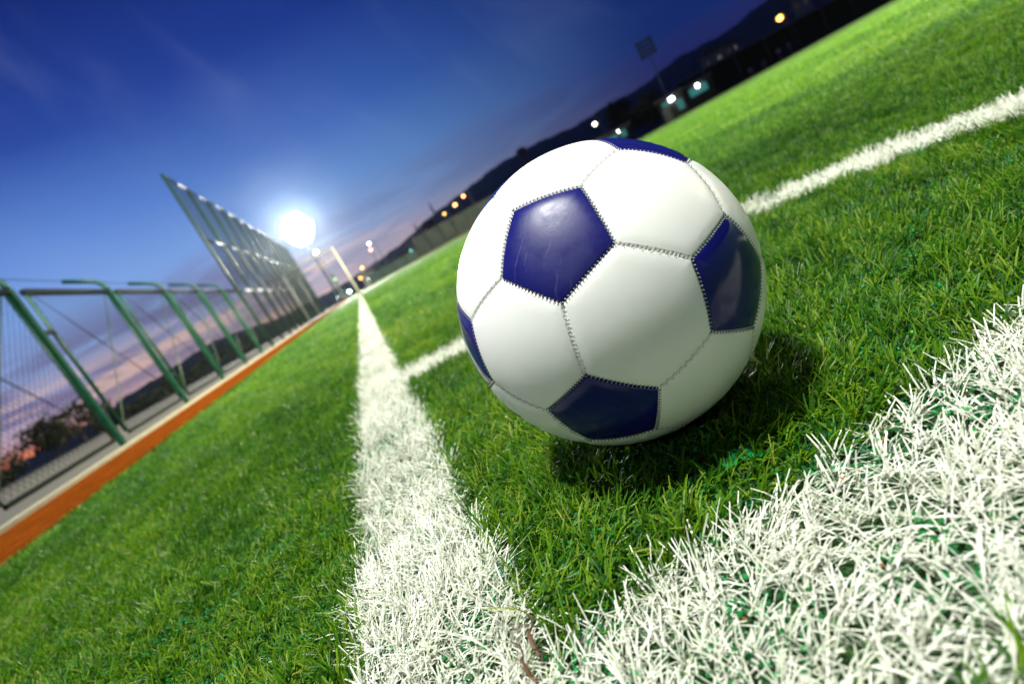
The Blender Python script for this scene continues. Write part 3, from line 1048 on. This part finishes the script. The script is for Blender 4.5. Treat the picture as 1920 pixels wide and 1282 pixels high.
def tree(loc, h, rx, rz, m_leaf, label, seed, n=1500, leaf_s=0.26, group=None, name='tree', low=0.25):
    r = np.random.default_rng(seed)
    T = root(name, loc, label, 'tree' if name == 'tree' else 'bush', group)
    tr = MB()
    th = h * 0.62
    tr.tube([(0, 0, 0), (0.05 * h * 0.3, 0, th * 0.5), (0, 0.03, th)], [h * 0.035, h * 0.026, h * 0.014], n=8)
    for k_ in range(6):
        a_ = k_ * 1.1 + seed
        z0 = th * (0.45 + 0.08 * k_)
        tr.tube([(0, 0, z0), (math.cos(a_) * rx * 0.35, math.sin(a_) * rx * 0.35, z0 + h * 0.12), (math.cos(a_) * rx * 0.7, math.sin(a_) * rx * 0.7, z0 + h * 0.2)], [h * 0.013, h * 0.009, h * 0.004], n=5)
    tr.build('trunk', M_bark, T)
    nc = 26
    cc = r.normal(0, 1, (nc, 3)); cc /= np.linalg.norm(cc, axis=1)[:, None]
    cc *= r.uniform(0.35, 0.95, (nc, 1)) ** 0.6
    zc = h * (1 + low) / 2 - 0.02 * h
    cc = cc * np.array([rx, rx, rz]) + np.array([0, 0, zc])
    ii = r.integers(0, nc, n)
    p_ = cc[ii] + r.normal(0, 1, (n, 3)) * np.array([rx, rx, rz]) * 0.16
    u_ = r.normal(0, 1, (n, 3)); u_ /= np.linalg.norm(u_, axis=1)[:, None]
    v_ = np.cross(u_, r.normal(0, 1, (n, 3))); v_ /= np.linalg.norm(v_, axis=1)[:, None]
    s_ = r.uniform(0.5, 1.2, (n, 1)) * leaf_s
    q = np.stack([p_ - u_ * s_, p_ + v_ * s_ * 0.45, p_ + u_ * s_, p_ - v_ * s_ * 0.45], 1)
    me = np_mesh('crown', q.reshape(-1, 3), np.arange(n * 4).reshape(-1, 4))
    add_attr(me, 'tint', np.repeat(np.clip(0.25 + 0.5 * r.uniform(0, 1, nc)[ii] + r.normal(0, 0.15, n), 0, 1), 4))
    link('crown', me, T, (m_leaf,))
    return T


def gpt(az_, D, z=-0.09):
    q = spot_at(az_, 0, D)
    return (q[0], q[1], z)


tree(gpt(30.4, 86), 6.6, 2.1, 2.3, M_leafd, 'dark round-crowned tree left of the unlit mast', 2, 1700, 0.3)
tree(gpt(32.9, 79), 4.3, 3.2, 1.8, M_leafo, 'wide olive-brown tree beside the teal-lit hut', 5, 2000, 0.28)
tree(gpt(-25.6, 55), 3.0, 2.6, 1.25, M_leafd, 'broad dark tree against the sunset beyond the low fence', 8, 1300, 0.2, low=0.32)
tree(gpt(-27.6, 57), 3.05, 1.9, 1.3, M_leafd, 'dark tree next to the pale brace wire, left of the broad tree', 18, 900, 0.2, low=0.45)
tree(gpt(-31.0, 52), 2.2, 1.7, 1.0, M_leafd, 'low dark tree at the left edge of the yard', 9, 900, 0.2, low=0.1)
tree(gpt(-23.0, 60), 1.5, 1.9, 0.6, M_leafd, 'low dark bush right of the broad sunset tree', 12, 700, 0.18, name='bush', low=0.0)
for i, (a_, D, h, lab) in enumerate([(-20.3, 58, 1.5, 'dark bush on the yard edge behind the first wide fence bay'), (-17.6, 64, 1.9, 'dark bush below the rising hill, second along the yard edge'),
                                     (-14.6, 66, 2.1, 'tall dark bush under the hill crest'), (-11.8, 70, 1.9, 'dark bush where the hill falls towards the tall fence')]):
    tree(gpt(a_, D), h, 2.2, h * 0.42, M_leafd, lab, 40 + i, 700, 0.2, name='bush', low=0.0, group='bushes along the yard edge')
for i, (a_, D, h, lab) in enumerate([(3.2, 76, 1.6, 'small dark tree behind the left end of the teal fence'), (4.7, 74, 1.9, 'small dark tree behind the middle of the teal fence'),
                                     (6.2, 78, 2.3, 'leafy dark tree beside the small cyan light')]):
    tree(gpt(a_, D), h, 1.2, h * 0.4, M_leafd, lab, 60 + i, 600, 0.18, low=0.1, group='trees behind the teal fence')

# ------------------------------------------------------------------ far side of the pitch
tag(MB().box((16, 60.7, 0.0), (38, 0.25, 0.24), bevel=0.02).build('far_kerb', simple('darker_kerb', (0.12, 0.115, 0.085), 0.9, 0.2, 3)), kind='structure')  # darker concrete tone than the near kerb


def far_fence(name, x0, x1, y, z1, step, m_, label):
    F = root(name, ((x0 + x1) / 2, y, -0.05), label, 'fence')
    cx_ = (x0 + x1) / 2
    n_ = int(round((x1 - x0) / step))
    for i in range(n_ + 1):
        MB().box((x0 + (x1 - x0) * i / n_ - cx_, -0.06, z1 / 2 + 0.05), (0.10, 0.10, z1 + 0.1)).build('post', M_dark_steel, F)
    MB().box((0, 0.03, z1 / 2 + 0.12), (x1 - x0, 0.04, z1 - 0.3)).build('screen', m_, F)
    MB().box((0, -0.03, z1 + 0.02), (x1 - x0, 0.07, 0.07)).build('top_rail', M_dark_steel, F)
    MB().box((0, -0.02, 0.10), (x1 - x0, 0.10, 0.30)).build('skirting', M_darkwall, F)


far_fence('screened_fence', 1.5, 7.6, 62.0, 1.15, 1.6, M_teal, 'low teal screened fence along the far edge of the pitch')
far_fence('mesh_fence', 7.6, 33.0, 62.4, 2.3, 1.65, M_dscreen, 'taller dark screened fence with regular posts left of the ball')


def hut(az_, D, w_, d_, h, label, m_wall, win=None, rz=0.0, tube=None, door=None, roof_over=0.3, glow=E_tealwin):
    q = gpt(az_, D, -0.05)
    H_ = root('hut', q, label, 'building', rz=R(rz))
    MB().box((0, 0, h / 2), (w_, d_, h)).build('wall', m_wall, H_)
    rf = MB(); rf.prism([(-d_ / 2 - roof_over, h), (d_ / 2 + roof_over, h + 0.25), (d_ / 2 + roof_over, h + 0.40), (-d_ / 2 - roof_over, h + 0.15)], -w_ / 2 - roof_over, w_ / 2 + roof_over, 'x')
    rf.build('roof', M_roof, H_)
    if win:
        for (x0, z0, ww, wh) in win:
            wo_ = MB(); wo_.box((x0, -d_ / 2 - 0.02, z0), (ww, 0.05, wh)); o = wo_.build('window', glow, H_)
            fr = MB()
            fr.box((x0 - ww / 2 - 0.03, -d_ / 2 - 0.04, z0), (0.06, 0.08, wh)); fr.box((x0 + ww / 2 + 0.03, -d_ / 2 - 0.04, z0), (0.06, 0.08, wh))
            fr.box((x0, -d_ / 2 - 0.04, z0 + wh / 2 + 0.03), (ww + 0.12, 0.08, 0.06)); fr.box((x0, -d_ / 2 - 0.04, z0 - wh / 2 - 0.03), (ww + 0.12, 0.08, 0.06))
            fr.box((x0, -d_ / 2 - 0.06, z0), (0.05, 0.04, wh))
            fr.build('window_frame', M_grey, o)
    if door:
        do = MB(); do.box((door, -d_ / 2 - 0.02, 0.95), (0.85, 0.05, 1.9)); dd = do.build('door', M_grey, H_)
        MB().box((door + 0.33, -d_ / 2 - 0.07, 0.95), (0.05, 0.06, 0.14)).build('handle', M_dark_steel, dd)
    if tube:
        x0, z0, lw, lr, mm = tube
        MB().tube([(x0 - lw / 2, -d_ / 2 - 0.32, z0), (x0 + lw / 2, -d_ / 2 - 0.32, z0)], lr, n=10).build('lamp', mm, H_)
    return H_


hut(1.45, 72, 1.5, 1.4, 1.5, 'pale little kiosk with a white lamp at the left end of the teal fence', M_house, [(0.25, 0.95, 0.5, 0.5)], tube=(-0.15, 0.85, 0.12, 0.12, E_white), door=-0.4)
hut(29.35, 76, 3.4, 2.2, 2.2, 'hut with a teal-lit window and one small white lamp just above the ball', M_darkwall, [(-0.75, 1.35, 1.3, 1.1), (0.75, 1.5, 0.7, 0.8)], -29, (0.28, 2.0, 0.10, 0.16, E_white))
hut(34.75, 74, 3.0, 2.2, 2.6, 'hut with the brightest pale green-white lamp at the foot of the unlit mast', M_darkwall, [(-0.55, 2.0, 0.9, 0.5), (0.9, 1.25, 0.7, 1.1)], -34, (0.2, 2.25, 0.55, 0.20, E_white), door=-0.8)
hut(37.2, 77, 3.6, 2.2, 2.6, 'hut with a wide teal window and white lamp under the grandstand roof end', M_darkwall, [(0.1, 1.75, 2.1, 0.9)], -37, (0.15, 2.2, 0.34, 0.2, E_white))

# grandstand along the right
def stand():
    x0, x1, y0 = 49.0, 104.0, 63.0
    G = root('grandstand', ((x0 + x1) / 2, y0, -0.05), 'long dark covered grandstand with a thin pale roof edge along the pitch', 'grandstand')
    cx_ = (x0 + x1) / 2
    Ln = x1 - x0
    b = MB()
    for i in range(4):
        b.box((0, 1.0 + i * 0.9, 0.2 + 0.2 * i), (Ln, 0.9, 0.4 + 0.4 * i))
    b.build('seating_tier', M_darkwall, G)
    MB().box((0, 5.0, 1.9), (Ln, 0.25, 3.8)).build('back_wall', M_darkwall, G)
    r_ = MB(); r_.prism([(-0.6, 3.55), (5.4, 3.95), (5.4, 4.1), (-0.6, 3.7)], -Ln / 2, Ln / 2, 'x')
    r_.build('roof', M_roof, G)
    MB().box((0, -0.68, 3.62), (Ln, 0.10, 0.20)).build('fascia', simple('roof_edge', (0.16, 0.15, 0.13), 0.6, 0.2, 1.0), G)
    for i in range(12):
        MB().tube([(-Ln / 2 + 0.5 + i * (Ln - 1) / 11, -0.3, 0), (-Ln / 2 + 0.5 + i * (Ln - 1) / 11, -0.3, 3.5)], 0.09, n=8).build('column', M_grey, G)
    MB().box((0, -0.5, 0.35), (Ln, 0.12, 0.7)).build('front_wall', M_darkwall, G)


stand()

# blocks of houses on the slope behind the stand
def house(az_, D, w_, d_, h, z, m_wall, label, group='dim houses on the slope'):
    q = gpt(az_, D, z)
    H_ = root('house', q, label, 'house', group, rz=R(-az_))
    MB().box((0, 0, h / 2), (w_, d_, h)).build('wall', m_wall, H_)
    rf = MB(); rf.prism([(-w_ / 2 - 0.4, h), (0, h + w_ * 0.22), (w_ / 2 + 0.4, h)], -d_ / 2 - 0.4, d_ / 2 + 0.4, 'y')
    rf.build('roof', M_roof, H_)
    for i in (-1, 1):
        wo_ = MB().box((i * w_ * 0.24, -d_ / 2 - 0.03, h * 0.55), (w_ * 0.16, 0.08, h * 0.28)).build('window', M_glass, H_)


house(9.05, 150, 4.0, 4, 3.0, 3.6, M_pink, 'small pinkish house below the hill ridge left of the three orange lamps')
house(20.6, 150, 2.2, 3, 5.5, 6.0, M_pink, 'narrow pinkish tower house peeping over the ball')
house(39.3, 150, 5.5, 5, 3.6, 5.2, M_house, 'pale grey house above the stand roof, left of the other two houses')
house(40.9, 150, 3.0, 5, 2.6, 5.8, M_house, 'small grey house above the stand roof, middle of the three')
house(46.6, 150, 3.4, 5, 4.0, 6.0, M_house, 'grey house just right of the orange street lamp')

# radio masts on the ridge
for a_, hh, lab in ((7.9, 10.0, 'thin dark mast on the hill ridge, left of the pink house'), (10.2, 16.0, 'dark spiky mast on the hill ridge above the yellow-orange lamp')):
    q = spot_at(a_, 2.3 if a_ < 9 else 3.0, 690)
    T = root('radio_mast', (q[0], q[1], q[2] - 8), lab, 'mast')
    MB().tube([(0, 0, 0), (0, 0, 8 + hh * 0.6), (0, 0, 8 + hh)], [1.6, 0.9, 0.2], n=6).build('tower', M_dark_steel, T)
    MB().box((0, 0, 8 + hh * 0.5), (5, 0.4, 0.5)).build('cross_arm', M_dark_steel, T)

# ------------------------------------------------------------------ people under the stand
M_skin = simple('skin', (0.35, 0.20, 0.13), 0.6, 0.1, 5)
M_hair = simple('hair', (0.015, 0.012, 0.01), 0.6, 0.2, 20)
M_shirt = simple('white_shirt', (0.62, 0.66, 0.68), 0.8, 0.1, 8)
M_short = simple('blue_shorts', (0.02, 0.06, 0.22), 0.8, 0.1, 8)
M_dshirt = simple('grey_shirt', (0.22, 0.22, 0.28), 0.8, 0.1, 8)


def skin_mesh(name, verts, edges_, radii, m_, parent):
    me = bpy.data.meshes.new(name)
    me.from_pydata(verts, edges_, [])
    o = link(name, me, parent, (m_,))
    md = o.modifiers.new('Skin', 'SKIN')
    for i, r_ in enumerate(radii):
        o.data.skin_vertices[0].data[i].radius = (r_, r_)
    o.data.skin_vertices[0].data[0].use_root = True
    sb = o.modifiers.new('Sub', 'SUBSURF'); sb.levels = sb.render_levels = 1
    return o


def person(az_, D, z, label, seated, m_top, m_low):
    q = gpt(az_, D, z)
    P_ = root('person', q, label, 'person', rz=R(-az_))
    hip = 0.50 if seated else 0.92
    kx = -0.42 if seated else -0.02
    v = [(0, 0, hip), (0, 0, hip + 0.28), (0, -0.01, hip + 0.50), (0, -0.02, hip + 0.58), (0, -0.03, hip + 0.74)]
    e = [(0, 1), (1, 2), (2, 3), (3, 4)]
    rd = [0.14, 0.13, 0.12, 0.055, 0.10]
    for s in (-1, 1):
        b = len(v)
        v += [(s * 0.10, 0, hip - 0.05), (s * 0.11, kx, hip - (0.02 if seated else 0.45)), (s * 0.11, kx + 0.02, 0.08), (s * 0.11, kx - 0.14, 0.04)]
        e += [(0, b), (b, b + 1), (b + 1, b + 2), (b + 2, b + 3)]; rd += [0.085, 0.06, 0.04, 0.035]
        b = len(v)
        v += [(s * 0.19, 0, hip + 0.48), (s * 0.25, -0.04, hip + 0.20), (s * 0.22, -0.18, hip + 0.02), (s * 0.21, -0.25, hip - 0.04)]
        e += [(2, b), (b, b + 1), (b + 1, b + 2), (b + 2, b + 3)]; rd += [0.06, 0.045, 0.034, 0.038]
    skin_mesh('body', v, e, rd, M_skin, P_)
    skin_mesh('shirt', [(0, 0, hip + 0.03), (0, 0, hip + 0.28), (0, -0.01, hip + 0.49), (-0.2, 0, hip + 0.47), (-0.245, -0.03, hip + 0.27), (0.2, 0, hip + 0.47), (0.245, -0.03, hip + 0.27)],
              [(0, 1), (1, 2), (2, 3), (3, 4), (2, 5), (5, 6)], [0.165, 0.155, 0.14, 0.075, 0.06, 0.075, 0.06], m_top, P_)
    skin_mesh('shorts', [(0, 0, hip + 0.02), (-0.1, 0, hip - 0.05), (-0.11, kx * 0.75, hip - (0.03 if seated else 0.36)), (0.1, 0, hip - 0.05), (0.11, kx * 0.75, hip - (0.03 if seated else 0.36))],
              [(0, 1), (1, 2), (0, 3), (3, 4)], [0.155, 0.11, 0.085, 0.11, 0.085], m_low, P_)
    MB().ball((0, 0.0, hip + 0.80), 0.108, 14, (0.92, 1.0, 0.8)).build('hair', M_hair, P_)


person(44.0, 84.5, -0.05, 'standing person in a white shirt and blue shorts in front of the grandstand', False, M_shirt, M_short)
person(44.8, 85.0, -0.05, 'standing person in a grey shirt just right of the one in white', False, M_dshirt, M_short)
person(41.6, 81.5, -0.05, 'seated person in a pale shirt left of the standing pair', True, M_shirt, M_short)
person(42.7, 82.5, -0.05, 'seated person in a grey top between the pale seated one and the standing pair', True, M_dshirt, M_short)
# benches for the seated pair
for a_, D, lab in ((41.6, 81.6, 'low dark bench under the seated person in a pale shirt'), (42.7, 82.6, 'low dark bench under the seated person in a grey top')):
    q = gpt(a_, D, -0.05)
    Bn = root('bench', q, lab, 'bench', rz=R(-a_))
    MB().box((0, 0.02, 0.35), (1.4, 0.36, 0.05), bevel=0.01).build('seat', M_dark_steel, Bn)
    for s in (-1, 1):
        MB().box((s * 0.6, 0.02, 0.165), (0.06, 0.32, 0.32)).build('leg', M_grey, Bn)

# ------------------------------------------------------------------ parked car with its headlights on
def car():
    q = gpt(-1.42, 60, -0.09)
    C_ = root('parked_car', q, 'small blue car with white headlights on, between the goal and the tall fence', 'car', rz=R(0))
    b = MB()
    prof = [(-2.0, 0.30), (-2.0, 0.72), (-1.1, 0.86), (-0.55, 1.32), (0.9, 1.36), (1.55, 0.92), (1.95, 0.85), (1.95, 0.30)]
    A = [(y, z) for y, z in prof]
    mb = bmesh.new()
    L1 = [mb.verts.new((-0.80 + 0.10 * max(0, (z - 0.8)), y, z)) for y, z in A]; L2 = [mb.verts.new((0.80 - 0.10 * max(0, (z - 0.8)), y, z)) for y, z in A]
    n_ = len(A)
    for k_ in range(n_):
        mb.faces.new((L1[k_], L1[(k_ + 1) % n_], L2[(k_ + 1) % n_], L2[k_]))
    mb.faces.new(L1[::-1]); mb.faces.new(L2)
    bmesh.ops.bevel(mb, geom=mb.edges[:], offset=0.05, segments=2, affect='EDGES')
    bmesh.ops.recalc_face_normals(mb, faces=mb.faces[:])
    me = bpy.data.meshes.new('body'); mb.to_mesh(me); mb.free()
    link('body', me, C_, (M_car,))
    ws = MB(); ws.poly([(-0.66, -1.05, 0.93), (0.66, -1.05, 0.93), (0.62, -0.63, 1.28), (-0.62, -0.63, 1.28)]); ws.poly([(-0.66, -1.06, 0.935), (-0.62, -0.64, 1.285), (0.62, -0.64, 1.285), (0.66, -1.06, 0.935)])
    ws.build('windscreen', M_glass, C_)
    for s in (-1, 1):
        MB().ball((s * 0.58, -2.0, 0.62), 0.13, 14, (1.2, 0.5, 0.9)).build('headlight', E_white, C_)
        for y in (-1.25, 1.25):
            wh = MB().tube([(s * 0.66, y, 0.31), (s * 0.83, y, 0.31)], 0.31, n=18).build('wheel', M_rubber, C_)
            MB().tube([(s * 0.83, y, 0.31), (s * 0.84, y, 0.31)], 0.19, n=14).build('rim', M_grey, wh)
    MB().box((0, -2.03, 0.40), (0.5, 0.03, 0.12)).build('number_plate', M_white_paint, C_)
    MB().box((0, -2.02, 0.55), (0.7, 0.04, 0.12)).build('grille', M_darkwall, C_)


car()

# ------------------------------------------------------------------ hills
ridge = [(-110, 2.0), (-60, 1.6), (-35, 0.9), (-27, 0.9), (-22.5, 1.35), (-21.8, 1.55), (-18.7, 1.75), (-16.8, 1.95), (-13.6, 2.25), (-11.3, 1.95), (-8, 1.35), (-4, 1.25), (0, 1.35), (3.8, 1.75),
         (6.4, 2.1), (9.4, 2.95), (12, 3.3), (14.5, 3.66), (17.8, 4.2), (22, 4.23), (26.3, 3.78), (29.2, 3.95), (33, 3.85), (36.6, 4.45), (41, 4.2), (43.8, 4.7), (50, 5.2), (60, 4.6), (80, 4), (125, 2.5)]
ra = np.array([q[0] for q in ridge]); re_ = np.array([q[1] for q in ridge])
AZ = np.arange(-110, 125.01, 0.4)
EL = np.interp(AZ, ra, re_) + 0.05 * np.sin(AZ * 3.1) + 0.04 * np.sin(AZ * 7.3 + 1) + 0.03 * np.sin(AZ * 15.7)
RD = np.array([220, 300, 400, 500, 600, 700, 800, 950, 1200.0])
HF = np.array([-0.2, 0.06, 0.22, 0.45, 0.75, 1.0, 0.9, 0.6, 0.0])
co = []
for k_, rd_ in enumerate(RD):
    for a_, e_ in zip(AZ, EL):
        hgt = 700 * math.tan(R(e_)) * HF[k_] + (RNG.normal(0, 0.5) if 0 < k_ < 5 else 0)
        co.append((EYE[0] + rd_ * math.sin(R(a_)), EYE[1] + rd_ * math.cos(R(a_)), hgt))
na = len(AZ)
i = (np.arange(len(RD) - 1)[:, None] * na + np.arange(na - 1)[None]).ravel()
f = np.stack([i, i + 1, i + na + 1, i + na], -1)
m, t, p, o_ = mat('wooded_hill')
tcn = t.n('ShaderNodeTexCoord')
n1 = t.noise(tcn.outputs['Object'], 0.03, 6, 0.65)
t.put(p.inputs['Base Color'], t.ramp(n1, [(0.3, (0.022, 0.034, 0.05)), (0.7, (0.05, 0.068, 0.09))]))  # blue of the distant air is put into the woodland colour
p.inputs['Roughness'].default_value = 0.95
p.inputs['Specular IOR Level'].default_value = 0.1
tag(link('hills', np_mesh('hills', np.array(co), f, smooth=True), None, (m,)), kind='structure')

# ------------------------------------------------------------------ thin haze added for the floodlight's halo and bluer hills
mh = bpy.data.materials.new('haze'); mh.use_nodes = True
mh.node_tree.nodes.clear()
t = NT(mh.node_tree)
pv = t.n('ShaderNodeVolumePrincipled')
pv.inputs['Color'].default_value = (0.70, 0.85, 1.0, 1)
pv.inputs['Density'].default_value = 0.00017
pv.inputs['Anisotropy'].default_value = 0.92
ho_ = t.n('ShaderNodeOutputMaterial')
t.put(ho_.inputs['Volume'], pv.outputs[0])
hz = MB().box((0, 400, 48), (2900, 2300, 100)).build('haze', mh)
tag(hz, kind='stuff')
